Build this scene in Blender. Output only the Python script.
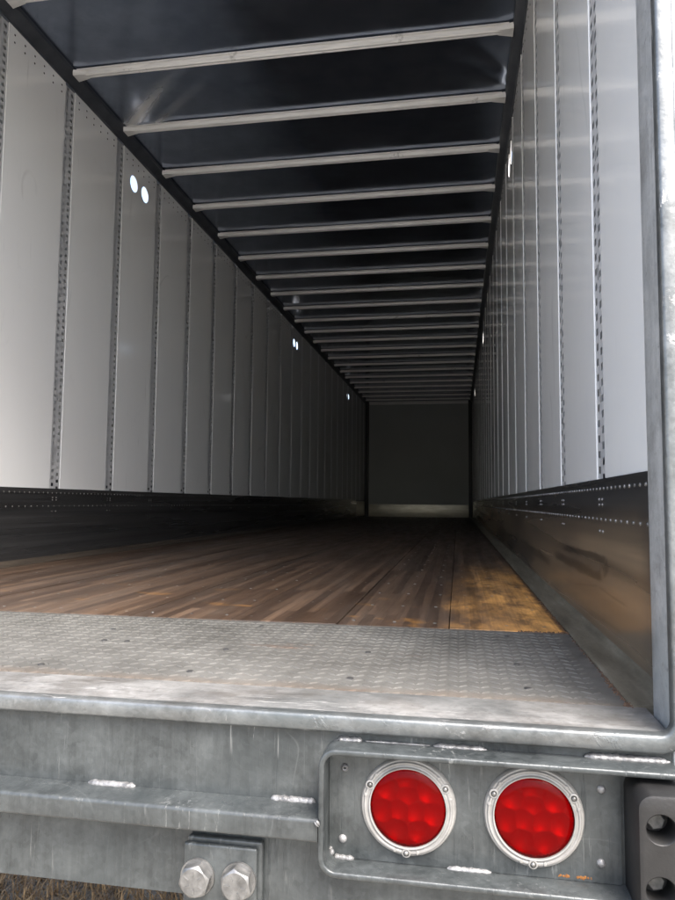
import bpy, bmesh, math, random
import numpy as np
from mathutils import Vector, Matrix, noise

random.seed(7)
for o in list(bpy.data.objects): bpy.data.objects.remove(o)
scn = bpy.context.scene
COL = scn.collection
R = math.radians

# ------------------------------------------------------------------ camera
CAM = Vector((0.9432, -1.2231, 0.3327)); YAW, PITCH, ROLL, FPX = 0.1737, 0.0761, 0.0092, 686.54
fw = Vector((-math.sin(YAW)*math.cos(PITCH), math.cos(YAW)*math.cos(PITCH), math.sin(PITCH)))
r0 = fw.cross(Vector((0, 0, 1))).normalized(); u0 = r0.cross(fw)
rt = r0*math.cos(ROLL) + u0*math.sin(ROLL); up = u0*math.cos(ROLL) - r0*math.sin(ROLL)
cd = bpy.data.cameras.new('camera'); cam = bpy.data.objects.new('camera', cd); COL.objects.link(cam)
cam.matrix_world = Matrix(((rt.x, up.x, -fw.x, CAM.x), (rt.y, up.y, -fw.y, CAM.y), (rt.z, up.z, -fw.z, CAM.z), (0, 0, 0, 1)))
cd.sensor_fit = 'AUTO'; cd.sensor_width = 36.0; cd.lens = FPX/900*36.0
cd.clip_start = 0.02; cd.clip_end = 3000
scn.camera = cam

# ------------------------------------------------------------------ sky, sun, exposure (bright overcast day)
SUN_EL, SUN_ROT = R(54), R(143)
w = bpy.data.worlds.new('World'); scn.world = w; w.use_nodes = True
nt = w.node_tree; bg = nt.nodes['Background']
sky = nt.nodes.new('ShaderNodeTexSky'); sky.sky_type = 'NISHITA'; sky.sun_disc = False
sky.sun_elevation = SUN_EL; sky.sun_rotation = SUN_ROT; sky.air_density = 1.0; sky.dust_density = 5.0; sky.ozone_density = 1.0
nt.links.new(sky.outputs[0], bg.inputs[0]); bg.inputs[1].default_value = 0.15
sl = bpy.data.lights.new('sun', 'SUN'); sl.energy = 1.5; sl.angle = R(40); sl.color = (1, .99, .975)
so = bpy.data.objects.new('sun', sl); COL.objects.link(so)
sd = Vector((math.sin(SUN_ROT)*math.cos(SUN_EL), math.cos(SUN_ROT)*math.cos(SUN_EL), math.sin(SUN_EL)))
so.rotation_euler = sd.to_track_quat('Z', 'Y').to_euler(); so.location = sd*20
vs = scn.view_settings; vs.view_transform = 'Standard'; vs.look = 'None'; vs.gamma = 1; vs.use_curve_mapping = False
vs.exposure = 2.3

# ------------------------------------------------------------------ materials
class NT:
    def __init__(s, name):
        s.m = bpy.data.materials.new(name); s.m.use_nodes = True; s.t = s.m.node_tree
        s.b = s.t.nodes['Principled BSDF']; s.tc = None
    def n(s, typ, **kw):
        x = s.t.nodes.new('ShaderNode'+typ)
        for k, v in kw.items(): setattr(x, k, v)
        return x
    def set(s, sock, v):
        if hasattr(v, 'is_output'): s.t.links.new(v, sock)
        else: sock.default_value = v
    def co(s, scale=(1, 1, 1), world=True, rot=(0, 0, 0)):
        if world:
            g = s.n('NewGeometry').outputs['Position']
        else:
            g = s.n('TexCoord').outputs['Object']
        mp = s.n('Mapping'); s.set(mp.inputs[0], g); mp.inputs['Scale'].default_value = scale; mp.inputs['Rotation'].default_value = rot
        return mp.outputs[0]
    def noise(s, scale=1, detail=4, rough=.55, vec=None, dist=0):
        x = s.n('TexNoise'); s.set(x.inputs['Vector'], vec or s.co()); x.inputs['Scale'].default_value = scale
        x.inputs['Detail'].default_value = detail; x.inputs['Roughness'].default_value = rough; x.inputs['Distortion'].default_value = dist
        return x.outputs[0]
    def vor(s, scale, vec=None, feat='F1', out='Color'):
        x = s.n('TexVoronoi', feature=feat); s.set(x.inputs['Vector'], vec or s.co()); x.inputs['Scale'].default_value = scale
        return x.outputs[out]
    def ramp(s, f, stops, interp='LINEAR'):
        x = s.n('ValToRGB'); s.set(x.inputs[0], f); e = x.color_ramp.elements; x.color_ramp.interpolation = interp
        while len(e) < len(stops): e.new(.5)
        for el, (p, c) in zip(e, stops):
            el.position = p; el.color = (c, c, c, 1) if not hasattr(c, '__len__') else (*c, 1)
        return x.outputs[0]
    def mix(s, f, a, b, mode='MIX'):
        x = s.n('Mix', data_type='RGBA', blend_type=mode); s.set(x.inputs[0], f)
        for i, v in ((6, a), (7, b)):
            if isinstance(v, (tuple, list)): v = (*v, 1) if len(v) == 3 else v
            elif isinstance(v, (int, float)): v = (v, v, v, 1)
            s.set(x.inputs[i], v)
        return x.outputs[2]
    def math(s, op, a, b=0.0, clamp=False):
        x = s.n('Math', operation=op, use_clamp=clamp); s.set(x.inputs[0], a); s.set(x.inputs[1], b); return x.outputs[0]
    def sep(s, v=None):
        x = s.n('SeparateXYZ'); s.set(x.inputs[0], v or s.n('NewGeometry').outputs['Position']); return x.outputs
    def rng(s, v, a, b, c=0.0, d=1.0):
        x = s.n('MapRange', interpolation_type='SMOOTHSTEP'); s.set(x.inputs[0], v)
        for i, q in enumerate((a, b, c, d)): x.inputs[i+1].default_value = q
        return x.outputs[0]
    def bump(s, h, dist=.002, strength=.5):
        x = s.n('Bump'); s.set(x.inputs['Height'], h); x.inputs['Distance'].default_value = dist; x.inputs['Strength'].default_value = strength
        s.set(s.b.inputs['Normal'], x.outputs[0])
    def p(s, **kw):
        names = dict(color='Base Color', metal='Metallic', rough='Roughness', spec='Specular IOR Level', coat='Coat Weight', coatr='Coat Roughness')
        for k, v in kw.items():
            if isinstance(v, (tuple, list)) and len(v) == 3: v = (*v, 1)
            s.set(s.b.inputs[names[k]], v)
        return s.m

def galvanised(name, lo, hi, metal=.5, r=(.34, .56), streak=(34, 34, 2.2), dirt=0.0, run_c=(.24, .25, .245)):
    n = NT(name); mid = tuple((a+b)/2 for a, b in zip(lo, hi))
    cloud = n.noise(7.5, 8, .68, None, .6); fine = n.noise(1, 6, .7, n.co(streak)); fine2 = n.noise(1, 4, .6, n.co(tuple(k*3.5 for k in streak)))
    sp = n.math('MULTIPLY', n.math('SUBTRACT', n.sep(n.vor(130))[0], .5), .07)
    f = n.math('ADD', n.math('MULTIPLY', cloud, .72), n.math('MULTIPLY', fine, .28)); f = n.math('ADD', n.math('ADD', f, sp), n.math('MULTIPLY', n.math('SUBTRACT', fine2, .5), .16))
    c = n.ramp(f, [(.34, lo), (.50, mid), (.66, hi)])
    # darker bluish patches of fresh zinc
    c = n.mix(n.ramp(n.noise(2.1, 5, .6, None, 1.0), [(.50, 0.0), (.64, .45)]), c, tuple(k*q for k, q in zip(lo, (.80, .90, .94))))
    # zinc runs, in clusters
    run = n.ramp(n.noise(1, 6, .72, n.co(tuple(k*2.2 for k in streak)), .7), [(.57, 0.0), (.66, 1.0)])
    c = n.mix(n.math('MULTIPLY', run, n.ramp(n.noise(4.5, 3, .5), [(.53, 0.0), (.62, .9)])), c, run_c)
    # fine curved scratches
    a = n.math('ABSOLUTE', n.math('SUBTRACT', n.noise(3.1, 1, .4, None, .2), .5))
    b = n.math('ABSOLUTE', n.math('SUBTRACT', n.noise(4.3, 1, .4, n.co((1, 1, 1), rot=(.7, .4, 1.1)), .2), .48))
    scr = n.math('MAXIMUM', n.ramp(a, [(0, 1.0), (.0022, 0.0)]), n.ramp(b, [(0, 1.0), (.0018, 0.0)]))
    c = n.mix(n.math('MULTIPLY', scr, n.ramp(n.noise(6, 3), [(.50, 0.0), (.64, .12)])), c, run_c)
    if dirt:
        c = n.mix(n.ramp(n.noise(1, 6, .72, n.co((5, 9, 9))), [(.50, 0.0), (.68, dirt)]), c, (.075, .066, .056))
        c = n.mix(n.ramp(n.noise(70, 5, .7), [(.60, 0.0), (.70, dirt)]), c, (.05, .045, .04))
    n.p(color=c, metal=metal, rough=n.ramp(n.math('ADD', n.math('MULTIPLY', fine, .5), n.math('MULTIPLY', n.noise(14, 5), .5)), [(.3, r[0]), (.7, r[1])]))
    n.bump(n.math('ADD', n.noise(60, 4), n.math('ADD', n.math('MULTIPLY', n.noise(9, 2), 1.4), n.math('MULTIPLY', run, .5))), .0014, .55)
    return n.m

M = {}
M['galv'] = galvanised('galvanised_steel', (.021, .0245, .0252), (.073, .081, .0822), metal=.25, r=(.24, .44))
M['galv_step'] = galvanised('galvanised_step', (.0185, .0212, .0217), (.060, .0665, .067), metal=.1, r=(.24, .42))
M['galv_top'] = galvanised('galvanised_sill_worn', (.085, .085, .083), (.25, .25, .244), metal=.35, r=(.42, .65), streak=(6, 60, 9), dirt=.6, run_c=(.45, .45, .44))
M['galv_post'] = galvanised('galvanised_post', (.27, .282, .288), (.48, .495, .50), metal=.35, r=(.35, .55), streak=(50, 50, 2), dirt=.45, run_c=(.55, .56, .56))
M['galv_lip'] = galvanised('galvanised_lip', (.07, .0755, .076), (.19, .201, .202), metal=.6, r=(.28, .46), streak=(9, 60, 9), dirt=.35, run_c=(.4, .4, .4))

n = NT('weld_zinc_paint'); n.p(color=n.ramp(n.noise(70, 4), [(.35, .08), (.6, .19)]), metal=.3, rough=.38); n.bump(n.noise(150, 3), .002, .8); M['weld'] = n.m

n = NT('wall_white_panel')
v = n.noise(1.2, 5, .6); sc_ = n.ramp(n.noise(1, 7, .75, n.co((12, 12, .9)), 1.2), [(.62, 0.0), (.70, .35)])
c = n.mix(v, (.76, .77, .765), (.82, .83, .825)); c = n.mix(sc_, c, (.33, .33, .32))
oi = n.n('ObjectInfo').outputs['Random']
c = n.mix(n.math('MULTIPLY', n.math('SUBTRACT', oi, .0), .10), c, (.45, .45, .44))
smu = n.ramp(n.noise(1, 7, .7, n.co((2.4, 2.4, 1.1)), 1.4), [(.60, 0.0), (.76, .22)]); c = n.mix(smu, c, (.42, .41, .39))
ga = n.math('ABSOLUTE', n.math('SUBTRACT', n.noise(1, 2, .5, n.co((1.1, 1.1, .5), rot=(.4, .3, .2)), .5), .5))
c = n.mix(n.math('MULTIPLY', n.ramp(ga, [(0, .22), (.0035, 0.0)]), n.ramp(n.noise(1.7, 2), [(.54, 0.0), (.62, 1.0)])), c, (.30, .30, .29))
n.p(color=c, rough=n.ramp(n.noise(3, 5, .7), [(.3, .06), (.7, .15)]), spec=.5); n.bump(n.noise(2.2, 2), .005, .10); M['panel'] = n.m

n = NT('wall_post_steel'); n.p(color=n.ramp(n.noise(1, 5, .6, n.co((60, 60, 9))), [(.35, (.50, .51, .52)), (.7, (.68, .69, .70))]), metal=.25, rough=.32); M['post'] = n.m
n = NT('dark_rail_paint'); n.p(color=n.ramp(n.noise(9, 5), [(.3, (.045, .05, .06)), (.7, (.075, .082, .095))]), metal=.2, rough=.42); M['rail'] = n.m
n = NT('roof_sheet_aluminium')
P = n.sep(); base = n.ramp(n.noise(5, 6, .65), [(.35, (.225, .265, .345)), (.7, (.315, .36, .445))])
def glow_streak(x0, y0, x1, y1, wid, k):              # a streak of reflected light painted on the sheet, strongest at its first end
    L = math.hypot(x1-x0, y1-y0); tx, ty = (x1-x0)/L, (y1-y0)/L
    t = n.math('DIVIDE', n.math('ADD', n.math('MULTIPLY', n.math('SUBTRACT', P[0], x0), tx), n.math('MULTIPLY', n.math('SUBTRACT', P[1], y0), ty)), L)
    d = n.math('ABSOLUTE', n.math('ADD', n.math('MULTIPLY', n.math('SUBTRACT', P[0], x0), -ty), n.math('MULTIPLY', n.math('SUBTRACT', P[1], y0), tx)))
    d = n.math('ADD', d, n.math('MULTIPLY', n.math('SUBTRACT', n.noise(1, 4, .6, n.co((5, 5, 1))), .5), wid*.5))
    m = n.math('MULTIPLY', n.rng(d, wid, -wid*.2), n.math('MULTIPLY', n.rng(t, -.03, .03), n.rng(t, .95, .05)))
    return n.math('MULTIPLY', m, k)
sc = glow_streak(-1.22, 2.88, -.34, 2.06, .105, 1.0)
for q in ((-1.06, 2.90, -.22, 2.24, .075, .62), (1.24, 2.62, .70, 2.36, .10, .30), (1.24, 2.80, .66, 2.58, .08, .22)): sc = n.math('MAXIMUM', sc, glow_streak(*q))
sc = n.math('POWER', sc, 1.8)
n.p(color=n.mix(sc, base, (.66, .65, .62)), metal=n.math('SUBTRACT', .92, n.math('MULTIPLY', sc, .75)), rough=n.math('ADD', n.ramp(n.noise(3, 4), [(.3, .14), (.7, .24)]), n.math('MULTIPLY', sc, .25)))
n.bump(n.noise(1, 3, .5, n.co((1.6, 3.0, 1))), .012, .25); M['roof'] = n.m
n = NT('roof_bow_aluminium')
c = n.ramp(n.noise(1, 5, .65, n.co((4, 40, 40))), [(.3, (.58, .58, .565)), (.7, (.78, .78, .765))])
c = n.mix(n.ramp(n.noise(6, 5, .7), [(.63, 0.0), (.72, .75)]), c, (.10, .095, .09))
n.p(color=c, metal=.1, rough=.4); M['bow'] = n.m

n = NT('scuff_plate_steel')
P = n.sep(); base = n.ramp(n.noise(1, 5, .6, n.co((1, .3, 30))), [(.3, (.055, .057, .060)), (.7, (.12, .122, .125))])
right = n.rng(P[0], -.2, .2)                         # right hand plate: brown dirt tint plus the wood floor's reflection, painted in
brown = n.math('MULTIPLY', n.math('MULTIPLY', n.ramp(n.noise(1, 4, .55, n.co((1, .45, 2.2)), .2), [(.36, .10), (.64, .85)]), n.rng(P[2], .36, .24)), n.math('MULTIPLY', right, n.rng(P[1], .02, .20)))
c = n.mix(brown, base, (.60, .45, .29))
c = n.mix(n.ramp(n.noise(1, 3, .5, n.co((1, .25, 14), rot=(.01, 0, 0)), .1), [(.48, 0.0), (.72, .55)]), c, (.05, .048, .046))
c = n.mix(n.math('MULTIPLY', n.ramp(n.noise(1, 3, .5, n.co((1, .7, 5)), .2), [(.54, 0.0), (.70, .7)]), right), c, (.045, .042, .04))
jit = n.math('SUBTRACT', n.noise(1, 4, .65, n.co((1, 6, 26))), .5)
def stroke(y0, z0, y1, z1, wid, k):                 # one rubber mark
    L = math.hypot(y1-y0, z1-z0); ty, tz = (y1-y0)/L, (z1-z0)/L
    t = n.math('DIVIDE', n.math('ADD', n.math('MULTIPLY', n.math('SUBTRACT', P[1], y0), ty), n.math('MULTIPLY', n.math('SUBTRACT', P[2], z0), tz)), L)
    d = n.math('ADD', n.math('MULTIPLY', n.math('SUBTRACT', P[1], y0), -tz), n.math('MULTIPLY', n.math('SUBTRACT', P[2], z0), ty))
    d = n.math('ABSOLUTE', n.math('ADD', d, n.math('MULTIPLY', jit, wid*2.2)))
    return n.math('MULTIPLY', n.math('MULTIPLY', n.rng(d, wid, wid*.35), k), n.math('MULTIPLY', n.math('MULTIPLY', n.rng(t, -.02, .04), n.rng(t, 1.02, .8)), right))
mk = stroke(.53, .158, 1.44, .153, .020, .6)
for q in ((.49, .204, 1.23, .192, .012, .55), (.47, .196, .53, .165, .024, .5), (.30, .124, .60, .131, .004, .45), (.60, .130, .93, .098, .004, .4), (1.5, .11, 2.6, .13, .02, .5), (.35, .06, .8, .05, .008, .3)): mk = n.math('MAXIMUM', mk, stroke(*q))
c = n.mix(mk, c, (.03, .028, .026))
n.p(color=c, metal=.6, rough=n.ramp(n.noise(1, 3, .5, n.co((1, .4, 12))), [(.3, .22), (.7, .34)])); M['scuff'] = n.m
n = NT('scuff_plate_pale'); n.p(color=n.ramp(n.noise(1, 5, .6, n.co((3, 18, 18))), [(.3, (.34, .32, .25)), (.7, (.52, .50, .42))]), metal=.5, rough=.38); M['pale'] = n.m
n = NT('rivet_steel'); n.p(color=n.ramp(n.noise(9, 5, .7), [(.35, (.06, .06, .058)), (.65, (.32, .315, .30))]), metal=.7, rough=.36); M['rivet'] = n.m
n = NT('rivet_dark'); n.p(color=(.035, .035, .036), metal=.3, rough=.5); M['rivet_dark'] = n.m

n = NT('hardwood_floor')
P = n.sep(); vec = n.co()
sw = n.n('CombineXYZ'); n.set(sw.inputs[0], P[1]); n.set(sw.inputs[1], P[0])
br = n.n('TexBrick'); n.set(br.inputs['Vector'], sw.outputs[0]); br.inputs['Scale'].default_value = 1; br.inputs['Brick Width'].default_value = 1.35
br.inputs['Row Height'].default_value = .0305; br.inputs['Mortar Size'].default_value = .0007; br.offset = .37
br.inputs['Color1'].default_value = (.0, .0, .0, 1); br.inputs['Color2'].default_value = (1, 1, 1, 1); br.inputs['Mortar'].default_value = (.1, .1, .1, 1)
strip = n.ramp(br.outputs['Color'], [(0, (.030, .018, .0115)), (.5, (.056, .0345, .0222)), (1, (.102, .066, .043))])
grain = n.noise(1, 7, .7, n.co((70, 1.6, 1)), .7)
c = n.mix(n.ramp(grain, [(.3, .75), (.65, .0)]), strip, (.02, .013, .009))
wear = n.ramp(n.noise(1, 6, .65, n.co((5, .9, 1)), .5), [(.48, 0.0), (.70, .5)])
c = n.mix(wear, c, (.075, .058, .045))
# honey coloured board left where the finish is not worn off, at the right rear corner
hx = n.math('ADD', P[0], n.math('MULTIPLY', n.math('SUBTRACT', n.noise(1, 5, .65, n.co((9, 3, 1))), .5), .5))
hy = n.math('ADD', P[1], n.math('MULTIPLY', n.math('SUBTRACT', n.noise(1, 5, .65, n.co((5, 2, 1))), .5), 1.6))
honey = n.math('MULTIPLY', n.math('MULTIPLY', n.rng(hx, .86, 1.22), n.rng(hy, 3.2, 1.0)), n.ramp(n.noise(1, 6, .7, n.co((11, 5, 1)), .6), [(.36, .25), (.58, 1.0)]))
hc = n.mix(n.ramp(grain, [(.35, .8), (.62, 0.0)]), (.85, .44, .125), (.46, .225, .07))
c = n.mix(n.math('MULTIPLY', honey, .85), c, hc)
p2 = n.math('MULTIPLY', n.ramp(n.noise(1, 5, .6, n.co((4, 6, 1))), [(.60, 0.0), (.68, .8)]), n.rng(P[1], 1.6, .8))
c = n.mix(p2, c, (.18, .09, .026))
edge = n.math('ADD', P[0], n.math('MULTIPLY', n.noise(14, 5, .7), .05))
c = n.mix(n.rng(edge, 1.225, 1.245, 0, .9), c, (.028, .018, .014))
n.p(color=c, rough=n.ramp(n.noise(1, 5, .6, n.co((14, 2, 1))), [(.3, .36), (.7, .58)]), spec=.4)
n.bump(n.math('ADD', n.math('MULTIPLY', grain, 1.0), br.outputs['Fac']), .0012, .5); M['wood'] = n.m

n = NT('tread_plate_steel')
P = n.sep(); c = n.ramp(n.noise(3.2, 8, .74, None, .5), [(.34, (.062, .061, .056)), (.48, (.094, .093, .087)), (.64, (.132, .131, .123))])
ry = n.math('ADD', P[1], n.math('MULTIPLY', n.noise(7, 5, .7), .12))
c = n.mix(n.rng(ry, .125, .055, 0, .5), c, (.12, .09, .066))
c = n.mix(n.ramp(n.noise(1, 6, .7, n.co((2.2, 9, 1)), .8), [(.62, 0.0), (.70, .7)]), c, (.10, .06, .04))
n.p(color=c, metal=.25, rough=n.ramp(n.noise(20, 4), [(.3, .42), (.7, .62)])); n.bump(n.noise(120, 3), .0006, .4); M['tread'] = n.m
n = NT('base_rail_dirty')
c = n.ramp(n.noise(1, 6, .7, n.co((22, 3, 22))), [(.3, (.07, .060, .043)), (.55, (.155, .140, .106)), (.75, (.26, .245, .20))])
n.p(color=c, metal=.35, rough=.5); n.bump(n.noise(45, 4), .002, .5); M['base_rail'] = n.m
n = NT('base_rail_grimy'); n.p(color=n.ramp(n.noise(1, 5, .7, n.co((22, 3, 22))), [(.3, (.03, .024, .018)), (.7, (.08, .064, .048))]), metal=.2, rough=.6); M['base_rail_dark'] = n.m
n = NT('packed_dirt'); n.p(color=n.ramp(n.noise(60, 5, .7), [(.3, (.03, .018, .012)), (.7, (.12, .07, .04))]), rough=.95); n.bump(n.noise(160, 4), .003, .8); M['dirt'] = n.m
n = NT('rust'); n.p(color=n.ramp(n.noise(180, 4), [(.3, (.10, .035, .008)), (.7, (.24, .10, .022))]), rough=.9); M['rust'] = n.m
n = NT('front_wall_panel'); n.p(color=n.mix(n.noise(1.5, 4), (.36, .385, .375), (.44, .47, .46)), rough=.6); M['front'] = n.m
n = NT('black_rubber')
n.p(color=n.ramp(n.noise(25, 5, .65), [(.3, (.003, .003, .003)), (.7, (.008, .0078, .0078))]), rough=n.ramp(n.noise(12, 4), [(.3, .48), (.7, .66)])); n.bump(n.noise(220, 3), .0006, .5); M['rubber'] = n.m
n = NT('lamp_flange_plastic'); n.p(color=n.ramp(n.noise(30, 5, .6), [(.3, (.16, .157, .148)), (.7, (.25, .246, .235))]), rough=.38, metal=.1); n.bump(n.noise(90, 3), .0008, .4); M['flange'] = n.m
n = NT('lamp_reflector'); n.p(color=(.66, .58, .58), metal=.6, rough=.45); M['reflector'] = n.m
n = NT('lamp_lens_red')
tr = n.n('BsdfTransparent'); tr.inputs[0].default_value = (.52, .0006, .002, 1)
df = n.n('BsdfDiffuse'); df.inputs[0].default_value = (.11, .0006, .001, 1)
gl = n.n('BsdfGlossy'); gl.inputs['Roughness'].default_value = .10; gl.inputs[0].default_value = (1, 1, 1, 1)
m1 = n.n('MixShader'); m1.inputs[0].default_value = .38; n.set(m1.inputs[1], tr.outputs[0]); n.set(m1.inputs[2], df.outputs[0])
fr = n.n('Fresnel'); fr.inputs[0].default_value = 1.15; m2 = n.n('MixShader'); n.set(m2.inputs[0], fr.outputs[0]); n.set(m2.inputs[1], m1.outputs[0]); n.set(m2.inputs[2], gl.outputs[0])
n.set(n.t.nodes['Material Output'].inputs[0], m2.outputs[0]); M['lens'] = n.m
n = NT('bolt_zinc'); n.p(color=n.ramp(n.noise(60, 5), [(.3, (.10, .10, .098)), (.7, (.23, .23, .225))]), metal=.7, rough=.36); n.bump(n.noise(200, 3), .0008, .5); M['bolt'] = n.m
n = NT('bolt_weathered'); n.p(color=n.ramp(n.noise(120, 5), [(.3, (.05, .05, .048)), (.7, (.13, .13, .125))]), metal=.4, rough=.5); M['bolt_dark'] = n.m
n = NT('ground_soil'); n.p(color=n.ramp(n.noise(6, 7, .7), [(.3, (.24, .22, .185)), (.7, (.37, .345, .30))]), rough=1.0); n.bump(n.noise(20, 6), .03, .8); M['soil'] = n.m
n = NT('dry_grass'); n.p(color=n.ramp(n.vor(30), [(0, (.08, .048, .022)), (.5, (.20, .125, .06)), (1, (.36, .24, .115))]), rough=.8); M['grass'] = n.m

# ------------------------------------------------------------------ builders
class MB:
    def __init__(s): s.v = []; s.f = []
    def add(s, vs, fs):
        k = len(s.v); s.v += [tuple(x) for x in vs]; s.f += [tuple(i+k for i in f) for f in fs]; return s
    def box(s, a, b):
        (x0, y0, z0), (x1, y1, z1) = a, b
        return s.add([(x0,y0,z0),(x1,y0,z0),(x1,y1,z0),(x0,y1,z0),(x0,y0,z1),(x1,y0,z1),(x1,y1,z1),(x0,y1,z1)],
                     [(0,3,2,1),(4,5,6,7),(0,1,5,4),(1,2,6,5),(2,3,7,6),(3,0,4,7)])
    def extrude(s, prof, axis, a, b):           # prof: closed polygon; axis 'x': (y,z)   'y': (x,z)
        n = len(prof); mk = (lambda q, t: (t, q[0], q[1])) if axis == 'x' else (lambda q, t: (q[0], t, q[1]))
        vs = [mk(q, a) for q in prof] + [mk(q, b) for q in prof]
        fs = [(i, (i+1) % n, n+(i+1) % n, n+i) for i in range(n)] + [tuple(range(n-1, -1, -1)), tuple(range(n, 2*n))]
        return s.add(vs, fs)
    def lathe(s, prof, c, axis='y', seg=32, closed=False):   # prof: (radius, height) ; height along -y for axis 'y'
        vs, fs = [], []; n = len(prof)
        for i in range(seg):
            a = 2*math.pi*i/seg
            for r, h in prof:
                p = (r*math.cos(a), -h, r*math.sin(a)) if axis == 'y' else ((h, r*math.cos(a), r*math.sin(a)) if axis == 'x' else (r*math.cos(a), r*math.sin(a), h))
                vs.append((c[0]+p[0], c[1]+p[1], c[2]+p[2]))
        for i in range(seg):
            j = (i+1) % seg
            for k in range(n if closed else n-1):
                l = (k+1) % n; fs.append((i*n+k, j*n+k, j*n+l, i*n+l))
        return s.add(vs, fs)
    def build(s, name, mat, parent=None, loc=(0,0,0), smooth=40, bevel=0, kind=None, label=None):
        me = bpy.data.meshes.new(name); me.from_pydata(s.v, [], s.f)
        bm = bmesh.new(); bm.from_mesh(me); bmesh.ops.remove_doubles(bm, verts=bm.verts, dist=1e-6); bmesh.ops.recalc_face_normals(bm, faces=bm.faces)
        if bevel:
            ed = [e for e in bm.edges if len(e.link_faces) == 2 and e.calc_face_angle(0) > .6]
            bmesh.ops.bevel(bm, geom=ed, offset=bevel, segments=3, profile=.5, affect='EDGES', clamp_overlap=True)
        bm.to_mesh(me); bm.free()
        if smooth:
            me.polygons.foreach_set('use_smooth', [True]*len(me.polygons)); me.set_sharp_from_angle(angle=R(smooth))
        return inst(name, me, mat, parent, loc, kind=kind, label=label)

def inst(name, me, mat, parent=None, loc=(0,0,0), rotz=0, kind=None, label=None):
    if mat and not me.materials: me.materials.append(M[mat])
    o = bpy.data.objects.new(name, me); COL.objects.link(o); o.location = loc; o.rotation_euler = (0, 0, rotz)
    if parent: o.parent = parent
    if kind: o['kind'] = kind
    if label: o['label'] = label
    return o

def holed(outer, holes):
    """triangulated flat face (2D) with round holes -> verts, tris, loops (index lists)"""
    bm = bmesh.new(); loops = []; edges = []
    for lp in [outer]+holes:
        vs = [bm.verts.new((p[0], p[1], 0)) for p in lp]; loops.append(vs)
        edges += [bm.edges.new((vs[i], vs[(i+1) % len(vs)])) for i in range(len(vs))]
    bmesh.ops.triangle_fill(bm, edges=edges, use_beauty=True)
    bm.verts.index_update(); bm.verts.ensure_lookup_table()
    V = [(v.co.x, v.co.y) for v in bm.verts]; F = [tuple(v.index for v in f.verts) for f in bm.faces]; L = [[v.index for v in l] for l in loops]
    bm.free(); return V, F, L
def circle(c, r, n=28, ry=None): return [(c[0]+r*math.cos(2*math.pi*i/n), c[1]+(ry or r)*math.sin(2*math.pi*i/n)) for i in range(n)]

# ------------------------------------------------------------------ setting: ground
GZ = -1.28
MB().add([(-400,-400,GZ),(400,-400,GZ),(400,400,GZ),(-400,400,GZ)], [(0,1,2,3)]).build('ground', 'soil', kind='structure', smooth=0)
m = MB(); rg = random.Random(3)
for i in range(42000):
    x = rg.uniform(-2.6, 1.2); y = rg.uniform(.2, 3.6); a = rg.uniform(0, 6.283); l = rg.uniform(.05, .17); t = rg.uniform(.25, 1.35); wd = rg.uniform(.0018, .004)
    dx, dy = math.cos(a), math.sin(a); b = Vector((x, y, GZ-.005)); s_ = Vector((-dy, dx, 0))*wd
    q1 = b+Vector((dx*l*.45*math.cos(t), dy*l*.45*math.cos(t), l*.55*math.sin(t))); q2 = b+Vector((dx*l*math.cos(t*.6), dy*l*math.cos(t*.6), l*.85*math.sin(t)))
    m.add([b-s_, b+s_, q1+s_*.8, q1-s_*.8, q2], [(0,1,2,3), (3,2,4)])
me = bpy.data.meshes.new('dry_grass'); me.from_pydata(m.v, [], m.f); g = inst('dry_grass', me, 'grass', kind='stuff')
g['label'] = 'dry brown grass on the ground below the trailer'; g['category'] = 'grass'

# ------------------------------------------------------------------ the trailer
W2, LEN, HR, HW, HS, S = 1.287, 15.478, 2.81, 2.762, .395, .6096
root = bpy.data.objects.new('semi_trailer', None); COL.objects.link(root); root.location = (0, 0, 0)
root['label'] = 'empty box trailer seen through its open galvanised rear end'; root['category'] = 'trailer'

# --- floor: laminated hardwood boards running lengthwise
YP = .663
fl = MB().box((-1.30, YP, -.16), (1.30, LEN+.05, -.04)).build('floor', 'rail', root, smooth=0)
bx = 1.2235; k = 0
while bx > -1.22:
    x0 = max(bx-.3048, -1.2235)
    mw = (bx-x0)/2-.0011
    me_key = 'plank_mesh_%d' % round((bx-x0)*1000)
    me = bpy.data.meshes.get(me_key)
    if me is None:
        o = MB().box((-mw, YP+.002, -.036), (mw, LEN-.002, 0)).build('plank', 'wood', fl, bevel=.0015); me = o.data; me.name = me_key
        o.location = ((bx+x0)/2, 0, 0)
    else: o = inst('plank', me, 'wood', fl, ((bx+x0)/2, 0, 0))
    o.location.z = [0, -.0012, .0006, -.0008, .0003, -.0005, .0008, 0, 0][k]
    bx = x0; k += 1
# screw heads, three across each board at every cross member
sv = MB(); rg = random.Random(21)
for i in range(14):
    for b in range(8):
        for q in (.045, .152, .26):
            sv.lathe([(0, .0009), (.0038, .0008), (.0052, .0002), (.0054, -.002)], (1.2235-b*.3048-q+rg.uniform(-.008, .008), .74+i*.3048+rg.uniform(-.006, .006), 0), 'z', 8)
sv.build('floor_screw', 'rivet', fl, kind='stuff')
# base rails between floor and walls
for sx in (1, -1):
    pr = [(sx*1.2245, -.03), (sx*1.2245, .002), (sx*1.236, .006), (sx*1.262, .007), (sx*1.276, .012), (sx*1.2855, .024), (sx*1.2855, -.03)]
    MB().extrude(pr, 'y', -.002, LEN-.01).build('base_rail', 'base_rail' if sx > 0 else 'base_rail_dark', fl, smooth=50)

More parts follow.
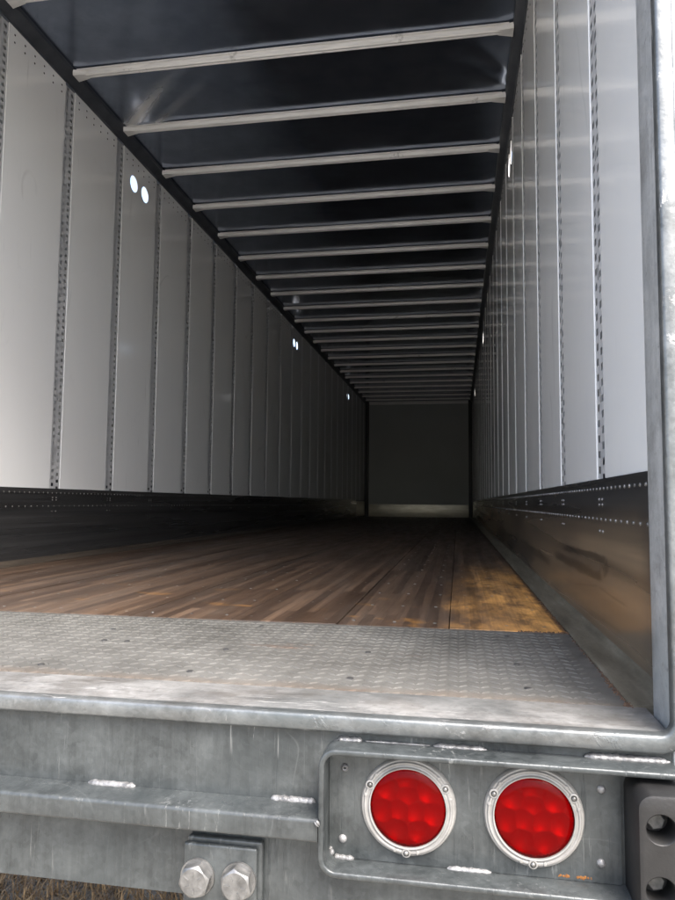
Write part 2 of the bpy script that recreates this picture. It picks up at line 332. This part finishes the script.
# --- tread plate across the rear, with raised lugs
tp = MB().box((-1.2225, .003, -.036), (1.2225, YP-.002, -.0012)).build('tread_plate', 'tread', root, bevel=.001)
m = MB(); px_, py_ = .0195, .036
for i in range(int(2.436/px_)):
    for j in range(int(.655/py_)):
        cx, cy = -1.212+i*px_, .014+j*py_; a = R(39) if i % 2 else R(-39)
        d = Vector((math.cos(a), math.sin(a))); q = Vector((-d.y, d.x)); L_, B_ = .0125, .0036
        P0 = [d*L_, d*L_*.45+q*B_, -d*L_*.45+q*B_, -d*L_, -d*L_*.45-q*B_, d*L_*.45-q*B_]
        m.add([(cx+p.x, cy+p.y, -.0013) for p in P0] + [(cx+d.x*L_*.45, cy+d.y*L_*.45, .0007), (cx-d.x*L_*.45, cy-d.y*L_*.45, .0007)],
              [(0,1,6),(1,2,7,6),(2,3,7),(3,4,7),(4,5,6,7),(5,0,6)])
me = bpy.data.meshes.new('tread_lugs'); me.from_pydata(m.v, [], m.f); inst('tread_lug', me, 'tread', tp, kind='stuff')
def px(x, y, axis, val):                      # point of the photograph (675 x 900) carried onto a real plane of the trailer
    v = fw + rt*((x-337.5)/FPX) + up*((450-y)/FPX); return CAM + v*((val-CAM[axis])/v[axis])
sm = MB().lathe([(0, .0016), (.0045, .0014), (.0068, .0004), (.0072, -.002)], (0, 0, 0), 'z', 12)
scr = None
for q in [(113,629),(104,640),(127,641),(41,664),(262,626),(226,649),(190,671),(368,652),(350,678),(528,688),(517,664),(507,636)]:
    c = px(*q, 2, 0)
    if scr is None: scr = sm.build('screw', 'rivet_dark', tp, c)
    else: inst('screw', scr.data, None, tp, c)
# packed dirt in the joints beside the plate
m = MB(); rg = random.Random(11)
def crumbs(x0, x1, y0, y1, n, s0, s1, z=0):
    for i in range(n):
        t = rg.random(); x = x0+(x1-x0)*t+rg.gauss(0, .003); y = y0+(y1-y0)*t+rg.gauss(0, .003); r = rg.uniform(s0, s1)
        vs = []
        for k in range(5):
            a = k*1.2566+rg.random(); vs.append((x+r*math.cos(a)*rg.uniform(.6, 1.3), y+r*math.sin(a)*rg.uniform(.6, 1.3), z-.002))
        vs.append((x, y, z+r*rg.uniform(.3, .6))); m.add(vs, [(k, (k+1) % 5, 5) for k in range(5)])
crumbs(1.2235, 1.2235, 0, .25, 90, .002, .006); crumbs(1.2235, 1.2235, .25, .66, 50, .0012, .0035); crumbs(1.2235, 1.2235, -.004, .02, 30, .003, .008)
crumbs(-1.2, 1.2, .001, .001, 420, .001, .0030, -.001); crumbs(1.10, 1.2235, .664, .664, 60, .002, .006); crumbs(1.219, 1.219, .66, 1.3, 90, .002, .006); crumbs(-1.2, 1.2, .663, .663, 200, .0008, .002)
m.build('dirt', 'dirt', tp, kind='stuff', smooth=0)

# --- side walls
PW = .100
def perforated_post():
    m = MB(); p = .0385; z0, z1 = HS-.005, HW-.002; h = PW/2+.012
    ys = [-h, -.0345, -.0125, -.0045, .0045, .0125, .0345, h]; n = int((z1-z0)/p); zs = []
    for k in range(n): zs += [z0+k*p, z0+k*p+.0175, z0+k*p+.01925, z0+k*p+.03675]
    zs.append(z0+n*p)
    V = [(0, y, z) for z in zs for y in ys]; F = []
    for i in range(len(zs)-1):
        for j in range(7):
            if (j == 1 and i % 4 == 0) or (j == 5 and i % 4 == 2): continue
            if j == 3 and (i//4) % 8 == 5: continue
            F.append((i*8+j, i*8+j+1, (i+1)*8+j+1, (i+1)*8+j))
    m.add(V, F)
    zt = zs[-1]
    # closed channel behind the punched face
    m.add([(.003, -h, z0), (.003, h, z0), (.003, h, zt), (.003, -h, zt), (.028, -h, z0), (.028, h, z0), (.028, h, zt), (.028, -h, zt)],
          [(4,5,6,7), (0,4,7,3), (1,2,6,5), (0,1,5,4), (3,7,6,2)])
    return m
def panel_mesh(wd, holes=()):
    z0, z1, t = HS-.004, HW, .0045
    V, F, L = holed([(-wd/2, z0), (wd/2, z0), (wd/2, z1), (-wd/2, z1)], list(holes))
    n = len(V); m = MB(); vs = [(-t/2, a, b) for a, b in V]+[(t/2, a, b) for a, b in V]
    fs = list(F)+[tuple(n+i for i in reversed(f)) for f in F]
    for lp in L:
        for i in range(len(lp)): a, b = lp[i], lp[(i+1) % len(lp)]; fs.append((a, b, n+b, n+a))
    return m.add(vs, fs)
post_me = None; panel_me = {}
VENTS = [(3.122, 2.548), (3.294, 2.547), (7.925, 2.535), (8.095, 2.535), (12.60, 2.525), (12.77, 2.525)]
dome = [(0, .0026), (.0024, .0022), (.0042, .0010), (.0047, -.001)]
for side, sx, y0 in (('left', -1, 2.3054-3*S), ('right', 1, .5356)):
    # backing behind the scuff band, bottom rail and top rail with the dark cove
    m = MB().box((sx*(W2+.012), -.03, -.20), (sx*(W2+.035), LEN+.02, HS+.05))
    wall = m.build('side_wall', 'rail', root, smooth=0, label='%s side wall of pale panels over a dark scuff band' % side)
    cove = [(sx*(W2+.03), HW-.015), (sx*(W2-.004), HW-.015), (sx*(W2-.006), HW), (sx*(W2-.020), HW+.012), (sx*(W2-.040), HW+.026), (sx*(W2-.050), HR-.010), (sx*(W2-.052), HR+.004), (sx*(W2-.052), HR+.02), (sx*(W2+.03), HR+.02)]
    MB().extrude(cove, 'y', -.03, LEN+.01).build('cove_rail', 'rail', wall, smooth=30)
    seams = [y0+i*S for i in range(26) if y0+i*S < LEN-.1]
    edges = [-.03-PW/2] + seams + [LEN+PW/2]
    for y in seams:
        if post_me is None:
            o = perforated_post().build('wall_post', 'post', wall, smooth=0); post_me = o.data
        else: o = inst('wall_post', post_me, None, wall)
        o.location = (sx*(W2+.0025), y, 0); o.rotation_euler.z = 0 if sx > 0 else math.pi
    rv = MB()
    for a, b in zip(edges[:-1], edges[1:]):
        ya, yb = a+PW/2, b-PW/2; wd = yb-ya; yc = (ya+yb)/2
        hs = [circle((vy-yc, vz), .056, 28) if sx < 0 else circle((vy-yc, vz+.02), .056, 28, .075) for vy, vz in VENTS if ya < vy < yb]
        key = (round(wd, 4), tuple(vy for vy, vz in VENTS if ya < vy < yb), sx if hs else 0)
        if key not in panel_me:
            o = panel_mesh(wd, hs).build('wall_panel', 'panel', wall, smooth=0, bevel=0); panel_me[key] = o.data
        else: o = inst('wall_panel', panel_me[key], None, wall)
        o.location = (sx*(W2+.00225), yc, 0)
        nn = 6
        for i in range(nn):
            yy = ya+wd*(i+.55)/nn
            for zz in (HW-.052, HW-.092): rv.lathe([(0, -sx*.002), (.0045, -sx*.0016), (.006, 0)], (sx*W2, yy, zz), 'x', 8)
    rv.build('panel_rivet', 'rivet_dark', wall, kind='stuff')
    # scuff band in lengths, with its rivets
    cuts = [-.028, 4.87, 9.75, 13.95]
    for a, b in zip(cuts[:-1], cuts[1:]):
        pr = [(sx*(W2+.008), -.02), (sx*(W2-.0015), -.02), (sx*(W2-.0015), HS-.012), (sx*(W2-.004), HS-.006), (sx*(W2-.004), HS), (sx*(W2+.008), HS)]
        MB().extrude(pr, 'y', a, b-.002).build('scuff_plate', 'scuff', wall, smooth=30)
    pr = [(sx*(W2+.008), -.02), (sx*(W2-.0015), -.02), (sx*(W2-.0015), HS-.03), (sx*(W2+.008), HS-.03)]
    MB().extrude(pr, 'y', 13.95, LEN-.005).build('scuff_plate', 'pale', wall, smooth=30)
    rv = MB(); d2 = [(r, -sx*h) for r, h in dome]; xr = sx*(W2-.002)
    y = .0
    while y < 12:
        rv.lathe(d2, (xr, y, HS-.024), 'x', 8); y += .0415
    y = .015; i = 0
    while y < 12:
        rv.lathe(d2, (xr, y, .297), 'x', 8); y += .052
    for y in seams:
        if y < 12:
            for dy in (-.018, .018):
                for zz in (HS-.05, .332, .268): rv.lathe(d2, (xr, y+dy, zz), 'x', 8)
    rv.build('scuff_rivet', 'rivet', wall, kind='stuff')

# --- roof sheet (buckled here and there) and roof bows
rg = random.Random(5)
nx = 210; xs = np.linspace(-1.245, 1.245, nx); ys = np.concatenate([np.arange(-.1, 3.4, .012), np.linspace(3.4, LEN, 150)]); ny = len(ys)
X, Y = np.meshgrid(xs, ys)
Z = np.full_like(X, HR+.012)
def ridge(x0, y0, x1, y1, amp, wid, bend=0.0):
    dx, dy = x1-x0, y1-y0; L = math.hypot(dx, dy); tx, ty = dx/L, dy/L
    s_ = ((X-x0)*tx+(Y-y0)*ty)/L; dd = (X-x0)*-ty+(Y-y0)*tx - bend*np.sin(np.clip(s_, 0, 1)*math.pi)
    fade = np.clip(s_*6+.5, 0, 1)*np.clip(1-s_, 0, 1)**1.2
    return amp*np.exp(-(dd/wid)**2)*fade
Z = Z - ridge(-1.24, 2.93, -.36, 2.10, .009, .060, .03) - ridge(-1.10, 2.90, -.20, 2.22, .007, .055, .03)
Z = Z - ridge(1.24, 2.66, .70, 2.30, .010, .06, .10) - ridge(1.24, 2.80, .62, 2.50, .008, .06, .10)
Z = Z - ridge(-1.22, 6.2, -.7, 5.85, .010, .07) + .0012*np.sin(X*3.1+Y*1.7)*np.sin(Y*2.3)
V = np.stack([X, Y, Z], -1).reshape(-1, 3); F = [(j*nx+i, j*nx+i+1, (j+1)*nx+i+1, (j+1)*nx+i) for j in range(ny-1) for i in range(nx-1)]
roof = MB().add([(-1.32, -.13, HR+.03), (1.32, -.13, HR+.03), (1.32, LEN+.06, HR+.03), (-1.32, LEN+.06, HR+.03), (-1.32, -.13, HR+.036), (1.32, -.13, HR+.036), (1.32, LEN+.06, HR+.036), (-1.32, LEN+.06, HR+.036)],
        [(0,3,2,1),(4,5,6,7),(0,1,5,4),(1,2,6,5),(2,3,7,6),(3,0,4,7)]).build('roof', 'galv', root, smooth=0)
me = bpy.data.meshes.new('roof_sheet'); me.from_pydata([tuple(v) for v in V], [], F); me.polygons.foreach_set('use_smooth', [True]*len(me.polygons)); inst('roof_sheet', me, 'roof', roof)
bp = [(-.034, .006), (-.034, .000), (-.022, -.002), (-.019, -.020), (-.013, -.026), (-.006, -.026), (-.003, -.0225), (.003, -.0225), (.006, -.026), (.013, -.026), (.019, -.020), (.022, -.002), (.034, .000), (.034, .006)]
m = MB().extrude(bp, 'x', -1.215, 1.215)
for s_ in (-1, 1):   # splayed foot riveted to the cove rail
    m.add([(s_*1.16, -.020, -.024), (s_*1.16, .020, -.024), (s_*1.238, .034, -.030), (s_*1.238, -.034, -.030), (s_*1.16, -.022, .001), (s_*1.16, .022, .001), (s_*1.238, .037, .001), (s_*1.238, -.037, .001)],
          [(0,1,2,3),(4,7,6,5),(0,3,7,4),(1,5,6,2),(2,6,7,3)])
bow = None; yb = 2.2776-3*S
while yb < LEN-.1:
    if bow is None: bow = m.build('roof_bow', 'bow', roof, (0, yb, HR), smooth=30)
    else: inst('roof_bow', bow.data, None, roof, (0, yb, HR))
    yb += S

# --- front wall
fwall = MB().box((-1.32, LEN, -.20), (1.32, LEN+.06, HR+.02)).build('front_wall', 'front', root, smooth=0)
for i in range(1):
    MB().box((-1.1995, LEN-.006, .30), (1.1995, LEN-.0005, HR-.075)).build('front_panel', 'front', fwall, bevel=.0005)
MB().box((-1.20, LEN-.020, .0), (1.20, LEN-.001, .298)).build('front_scuff_plate', 'pale', fwall, bevel=.003)
MB().box((-1.20, LEN-.035, HR-.073), (1.20, LEN-.001, HR-.005)).build('front_top_rail', 'bow', fwall, bevel=.004)
for s_ in (-1, 1): MB().box((min(s_*1.20, s_*1.285), LEN-.07, 0), (max(s_*1.20, s_*1.285), LEN-.001, HR-.003)).build('corner_trim', 'rivet_dark', fwall, bevel=.004)

# ------------------------------------------------------------------ rear frame
FY = -.13                                         # plane of the rear faces
def rot_profile(pts): return pts
sill = MB().extrude([(0, 0), (FY+.002, 0), (FY, -.002), (FY, -.295), (FY+.012, -.295), (FY+.012, -.10), (0, -.10)], 'x', -1.38, 1.247).build('rear_sill', 'galv', root, smooth=30)
MB().box((-1.245, FY+.004, .0004), (1.245, -.001, .0022)).build('sill_top_plate', 'galv_top', sill, bevel=.0008)
# protruding step rail under the sill face
arc = lambda cx, cy, r, a0, a1, n=6: [(cx+r*math.cos(R(a0+(a1-a0)*i/n)), cy+r*math.sin(R(a0+(a1-a0)*i/n))) for i in range(n+1)]
pr = [(FY-.0005, -.1355)] + arc(-.1705, -.1475, .0065, 84, 180, 8) + arc(-.1725, -.171, .0045, 180, 270, 4) + [(FY-.0005, -.1775)]
MB().extrude(pr, 'x', -1.36, .7345).build('step_rail', 'galv_step', sill, smooth=50)
# corner posts and header
cposts = []
for s_ in (-1, 1):
    x0, x1 = (1.248, 1.37) if s_ > 0 else (-1.37, -1.248)
    z0 = -.295 if s_ > 0 else .001
    cposts.append(MB().box((x0, FY, z0), (x1, -.031, HR+.04)).build('corner_post', 'galv_post', root, bevel=.004))
MB().box((-1.247, FY, HR-.03), (1.247, -.031, HR+.04)).build('rear_header', 'galv_post', root, bevel=.004)
# rolled lip round the opening: a half-round section swept round the rectangle
def lip_sweep():
    m = MB(); c = .014; r_in = .018; x, z0, z1 = 1.2455, .004, HR-.034; path = []
    for cx, cz, a0 in ((x-r_in, z0+r_in, 270), (x-r_in, z1-r_in, 0), (-x+r_in, z1-r_in, 90), (-x+r_in, z0+r_in, 180)):
        for i in range(9):
            a = R(a0+90*i/8); path.append((cx, cz, math.cos(a), math.sin(a)))
    sec = []
    for i in range(11):
        t = math.pi*i/10; e = .40
        sec.append((c-c*math.copysign(abs(math.cos(t))**e, math.cos(t)), FY+.001-.0185*abs(math.sin(t))**e))
    sec = [(0, FY+.001)]+sec+[(2*c, FY+.001)]
    n = len(sec); vs = []
    for cx, cz, nx_, nz_ in path:
        for o_, y in sec: vs.append((cx+nx_*(r_in+o_), y, cz+nz_*(r_in+o_)))
    k = len(path); fs = [(i*n+j, i*n+j+1, ((i+1) % k)*n+j+1, ((i+1) % k)*n+j) for i in range(k) for j in range(n-1)]
    return m.add(vs, fs)
lip = lip_sweep().build('opening_lip', 'galv_lip', sill, smooth=60)
# hinge lug on the right post
hl = MB().box((1.268, FY-.018, .70), (1.33, FY-.0005, .785)).build('hinge_lug', 'galv', cposts[1], bevel=.003)

def weld(a, b, r, parent, nrm=(0, -1, 0), seed=0):
    a, b = Vector(a), Vector(b); d = (b-a); L = d.length; d.normalize(); nrm = Vector(nrm).normalized(); s_ = d.cross(nrm).normalized()
    k = max(6, int(L/.0035)); vs, fs = [], []; rr = random.Random(seed)
    for i in range(k+1):
        t = i/k; e = min(1, t*8+.25, (1-t)*8+.25)
        q = r*e*(1+.10*math.sin(i*2.1)+rr.uniform(-.10, .10)); off = s_*rr.uniform(-.1, .1)*r
        for j in range(7):
            an = math.pi*j/6; vs.append(a+d*L*t+off+s_*q*math.cos(an)+nrm*(q*.75*math.sin(an)-.0006))
    for i in range(k):
        for j in range(6): fs.append((i*7+j, i*7+j+1, (i+1)*7+j+1, (i+1)*7+j))
    fs += [tuple(range(7)), tuple(range(k*7+6, k*7-1, -1))]
    return MB().add(vs, fs).build('weld_bead', 'weld', parent, smooth=60)
def fpt(x, y, yy=FY): p = px(x, y, 1, yy); return p
diag = (0, -.7, .7)
for i, (xa, ya, xb, yb_) in enumerate([(89,776.5,136,780.5), (271,795,316,799)]):
    p, q = fpt(xa, ya), fpt(xb, yb_); weld((p.x, FY-.002, -.1345), (q.x, FY-.002, -.1345), .0058, sill, diag, i)

# ------------------------------------------------------------------ tail lamp box (right)
def box_frame():
    m = MB(); th = .0088; x0, zt, zb, ro = .735, -.0375, -.2225, .027; yb, yf = FY-.0005, -.1785
    path = [(1.2465, zt, 0, 1), (1.0, zt, 0, 1)]
    for i in range(9):
        a = R(90+90*i/8); path.append((x0+ro+ro*math.cos(a), zt-ro+ro*math.sin(a), math.cos(a), math.sin(a)))
    for i in range(9):
        a = R(180+90*i/8); path.append((x0+ro+ro*math.cos(a), zb+ro+ro*math.sin(a), math.cos(a), math.sin(a)))
    path += [(1.0, zb, 0, -1), (1.30, zb, 0, -1)]
    e = .0028
    sec = [(0, yb), (0, yf+e), (-.0008, yf+.0008), (-e, yf), (-th+e, yf), (-th+.0008, yf+.0008), (-th, yf+e), (-th, yb)]
    n = len(sec); vs = []
    for cx, cz, ax, az in path:
        for o_, y in sec: vs.append((cx+ax*o_, y, cz+az*o_))
    fs = [(i*n+j, i*n+(j+1) % n, (i+1)*n+(j+1) % n, (i+1)*n+j) for i in range(len(path)-1) for j in range(n)]
    fs += [tuple(range(n)), tuple(range((len(path)-1)*n+n-1, (len(path)-1)*n-1, -1))]
    return m.add(vs, fs)
lb = box_frame().build('lamp_box', 'galv', root, smooth=50)
LC = [(.8668, -.1275), (1.0515, -.1262)]
V, F, L = holed([(.7445, -.0470), (1.1745, -.0470), (1.1745, -.2130), (.7445, -.2130)], [circle(c, .0585, 36) for c in LC])
nV = len(V); m = MB(); y1, y2 = FY-.001, FY-.0045
m.add([(a, y2, b) for a, b in V]+[(a, y1, b) for a, b in V], list(F)+[tuple(nV+i for i in reversed(f)) for f in F]+[(lp[i], lp[(i+1) % len(lp)], nV+lp[(i+1) % len(lp)], nV+lp[i]) for lp in L for i in range(len(lp))])
m.build('lamp_mounting_plate', 'galv', lb, smooth=0)
PY = FY-.0045
rd = [(0, .0042), (.0028, .0039), (.0056, .0022), (.0066, 0), (.0066, -.001)]
for x, z in ((.766, -.185), (1.1475, -.0817), (1.1457, -.1856)): MB().lathe(rd, (x, PY, z), 'y', 16).build('rivet', 'weld', lb)
MB().lathe([(.0018, -.001), (.0018, .0036), (.0032, .0042), (.0056, .0026), (.0066, 0), (.0066, -.001)], (.7684, PY, -.0782), 'y', 16).build('rivet', 'weld', lb, label='hollow rivet at the upper left of the lamp plate')
def sweepw(pts, i, r=.0042, nrm=(0, -.7, .7)): weld(pts[0], pts[1], r, lb, nrm, i)
sweepw([(.757, FY-.002, -.0365), (.795, FY-.002, -.0365)], 20, .0055)
sweepw([(.7405, FY-.003, -.0555), (.757, FY-.003, -.0375)], 21, .004, (-.5, -.7, .5))
sweepw([(.905, FY-.003, -.0370), (.985, FY-.003, -.0370)], 22, .0052)
sweepw([(1.125, FY-.004, -.0360), (1.243, FY-.004, -.0360)], 23, .0062)
sweepw([(.800, FY-.003, -.0365), (.900, FY-.003, -.0365)], 24, .0016)
sweepw([(.752, PY-.001, -.2115), (.784, PY-.001, -.2125)], 25, .0048)
sweepw([(.7465, PY-.001, -.198), (.752, PY-.001, -.2105)], 26, .004, (.6, -.7, .4))
sweepw([(.925, PY-.001, -.2128), (.990, PY-.001, -.2128)], 27, .0045)
sweepw([(.7325, -.176, -.150), (.7325, FY-.002, -.138)], 28, .0045, (-.7, -.2, .7))
sweepw([(.7325, -.1785, -.148), (.7365, -.180, -.1415)], 29, .0048, (-.3, -.9, .3))
rw = random.Random(9)
for i, (x, y) in enumerate([(565, 879.5), (583, 881)]):
    p = px(x, y, 1, PY-.003); m = MB()
    for k in range(26):
        r_ = rw.uniform(.0008, .0024); m.lathe([(0, r_*.3), (r_*.7, r_*.22), (r_, -.0006)], (p.x+rw.gauss(0, .0045), PY, p.z+.003+rw.gauss(0, .0009)), 'y', 7)
    m.build('rust_spot', 'rust', lb)

# tail lamps
def tail_lamp(c, idx):
    yb = PY; cx, cz = c
    lens_p = []
    for i in range(9):
        t = i/8; lens_p.append((.0575*t, .0165-.0055*t**2-(.004 if t > .99 else 0)))
    # recess bowl: ten little parabolic cups behind the lens
    n = 71; cups = [(.039*math.cos(R(90+i*360/7)), .039*math.sin(R(90+i*360/7))) for i in range(7)]+[(.0145*math.cos(R(a)), .0145*math.sin(R(a))) for a in (90, 210, 330)]
    vs, fs, ids = [], [], {}
    for i in range(n):
        for j in range(n):
            u, v = (i/(n-1)*2-1)*.0565, (j/(n-1)*2-1)*.0565
            if u*u+v*v > .0566**2: continue
            d2_ = min((u-a)**2+(v-b)**2 for a, b in cups); h = min(.0075, d2_*26)
            ids[i, j] = len(vs); vs.append((cx+u, yb+.004-h, cz+v))
    for i in range(n-1):
        for j in range(n-1):
            q = [(i, j), (i+1, j), (i+1, j+1), (i, j+1)]
            if all(k in ids for k in q): fs.append(tuple(ids[k] for k in q))
    ln = MB().lathe(lens_p, (cx, yb, cz), 'y', 48).build('tail_lamp', 'lens', root, smooth=60, label='round red lamp in pale flange, %s of the two' % ('left' if idx == 0 else 'right'))
    MB().add(vs, fs).build('reflector', 'reflector', ln, smooth=60)
    prf = [(.0572, -.004), (.0572, .0112), (.0590, .0118), (.0605, .0090), (.0625, .0084), (.0640, .0098), (.0662, .0098), (.0676, .0070), (.0698, .0066), (.0715, .0045), (.0725, 0), (.0725, -.0005)]
    fl_ = MB().lathe(prf, (cx, yb, cz), 'y', 64).build('flange', 'flange', ln, smooth=35)
    for a in (152, 30, 268):
        sx_, sz_ = cx+.0650*math.cos(R(a)), cz+.0650*math.sin(R(a))
        MB().lathe([(.0072, -.002), (.0068, .0105), (.0052, .0112), (.0045, .0112)], (sx_, yb, sz_), 'y', 16).build('screw_boss', 'flange', ln)
        MB().lathe([(0, .0136), (.0022, .0131), (.0034, .0118), (.0036, .0105)], (sx_, yb, sz_), 'y', 12).build('screw', 'rivet', ln)
        for da in (-15, 15):
            q = R(a+da); MB().lathe([(0, .0108), (.0022, .0104), (.0036, .0086)], (cx+.0655*math.cos(q), yb, cz+.0655*math.sin(q)), 'y', 10).build('flange_rib', 'flange', ln)
for i, c in enumerate(LC): tail_lamp(c, i)

# ------------------------------------------------------------------ rubber dock bumper
def bumper():
    x0, x1, zt, zb = 1.1795, 1.36, -.0545, -.262; yb, yf = FY-.0005, -.214; ch = .014
    def rr(x0, x1, zb, zt, r):
        o = []
        for cx, cz, a0 in ((x1-r, zt-r, 0), (x0+r, zt-r, 90), (x0+r, zb+r, 180), (x1-r, zb+r, 270)):
            o += [(cx+r*math.cos(R(a0+15*i)), cz+r*math.sin(R(a0+15*i))) for i in range(7)]
        return o
    fo = rr(x0+.0045, x1-.0045, zb+.0045, zt-.0045, .016)
    holes = [circle((1.2085, -.098), .0205, 28), circle((1.2065, -.178), .0205, 28), circle((1.31, -.098), .0205, 28), circle((1.31, -.178), .0205, 28)]
    V, F, L = holed(fo, holes); m = MB(); vs = [(a, yf, b) for a, b in V]; fs = list(F)
    rings = [L[0]]
    for (ins, yy, rad) in ((.0013, yf+.0013, .0185), (0, yf+.0045, .020), (0, yb, .020)):
        o = rr(x0+ins, x1-ins, zb+ins, zt-ins, rad); k = len(vs); vs += [(a, yy, b) for a, b in o]; rings.append(list(range(k, k+len(o))))
    for a, b in zip(rings[:-1], rings[1:]):
        for i in range(len(a)): j = (i+1) % len(a); fs.append((a[i], a[j], b[j], b[i]))
    for lp, (cx, cz) in zip(L[1:], ((1.2085, -.098), (1.2065, -.178), (1.31, -.098), (1.31, -.178))):
        prev = lp
        for rr_, yy in ((.0190, yf+.0015), (.0185, yf+.040)):
            k = len(vs); vs += [(a, yy, b) for a, b in circle((cx, cz), rr_, len(lp))]; cur = list(range(k, k+len(lp)))
            for i in range(len(lp)): j = (i+1) % len(lp); fs.append((prev[i], prev[j], cur[j], cur[i]))
            prev = cur
        fs.append(tuple(prev))
    o = m.add(vs, fs).build('dock_bumper', 'rubber', root, smooth=45)
    for cx, cz in ((1.2085, -.098), (1.2065, -.178)):
        hb = MB(); hexv = lambda r, y, t: [(cx+r*math.cos(R(60*i+t)), y, cz+r*math.sin(R(60*i+t))) for i in range(6)]
        a = hexv(.0125, yf+.041, 12)+hexv(.0125, yf+.0285, 12)+hexv(.0108, yf+.027, 12)
        hb.add(a, [(i, (i+1) % 6, 6+(i+1) % 6, 6+i) for i in range(6)]+[(6+i, 6+(i+1) % 6, 12+(i+1) % 6, 12+i) for i in range(6)]+[tuple(range(12, 18))]); hb.build('bolt', 'bolt_dark', o, smooth=30)
bumper()

# ------------------------------------------------------------------ bolted bracket below the step rail
bk = MB().box((.517, FY-.0125, -.46), (.6405, FY-.0008, -.1985)).build('bolted_bracket', 'galv', root, bevel=.004)
MB().box((.5145, FY-.0225, -.46), (.6345, FY-.0132, -.2045)).build('bracket_face_plate', 'galv', bk, bevel=.004)
def hexbolt(cx, cz, rot):
    y = FY-.0226
    MB().lathe([(.014, -.001), (.0275, -.001), (.0282, .001), (.0275, .0042), (.014, .0045)], (cx, y, cz), 'y', 32).build('washer', 'bolt', bk)
    m = MB(); hx = lambda r, h: [(cx+r*math.cos(R(60*i+rot)), y-h, cz+r*math.sin(R(60*i+rot))) for i in range(6)]
    circ = lambda r, h, k=36: [(cx+r*math.cos(R(360/k*i+rot)), y-h, cz+r*math.sin(R(360/k*i+rot))) for i in range(k)]
    k = 36; lower, upper = [], []
    for i in range(k):
        a = (i*10) % 60-30; rad = .0222/ max(math.cos(R(a)), .01); rad = min(rad, .0252); t = R(i*10+rot)
        lower.append((cx+rad*math.cos(t), y-.004, cz+rad*math.sin(t))); hh = .0195-(rad-.0222)*.9
        upper.append((cx+rad*math.cos(t), y-hh, cz+rad*math.sin(t)))
    vs = lower+upper+circ(.0205, .0206)+circ(.017, .0206)
    fs = [(r*k+i, r*k+(i+1) % k, (r+1)*k+(i+1) % k, (r+1)*k+i) for r in range(3) for i in range(k)]+[tuple(range(3*k, 4*k))]
    hd = m.add(vs, fs).build('bolt_head', 'bolt', bk, smooth=16)
    mk = MB()   # raised grade marks
    for i in range(6):
        a = R(60*i+rot+18); d = Vector((math.cos(a), 0, math.sin(a))); s_ = Vector((-d.z, 0, d.x)); c = Vector((cx, y-.0205, cz))
        b = [c+d*.0085-s_*.0009, c+d*.0165-s_*.0009, c+d*.0165+s_*.0009, c+d*.0085+s_*.0009]; mk.add([tuple(q) for q in b]+[tuple(q+Vector((0, -.0017, 0))) for q in b], [(0,1,5,4),(1,2,6,5),(2,3,7,6),(3,0,4,7),(4,5,6,7)])
    mk.build('grade_mark', 'bolt', bk, smooth=0)
hexbolt(.5395, -.2535, 14); hexbolt(.6065, -.2530, 38)

# ------------------------------------------------------------------ render settings
scn.render.engine = 'CYCLES'
scn.cycles.max_bounces = 10; scn.cycles.diffuse_bounces = 2; scn.cycles.glossy_bounces = 5
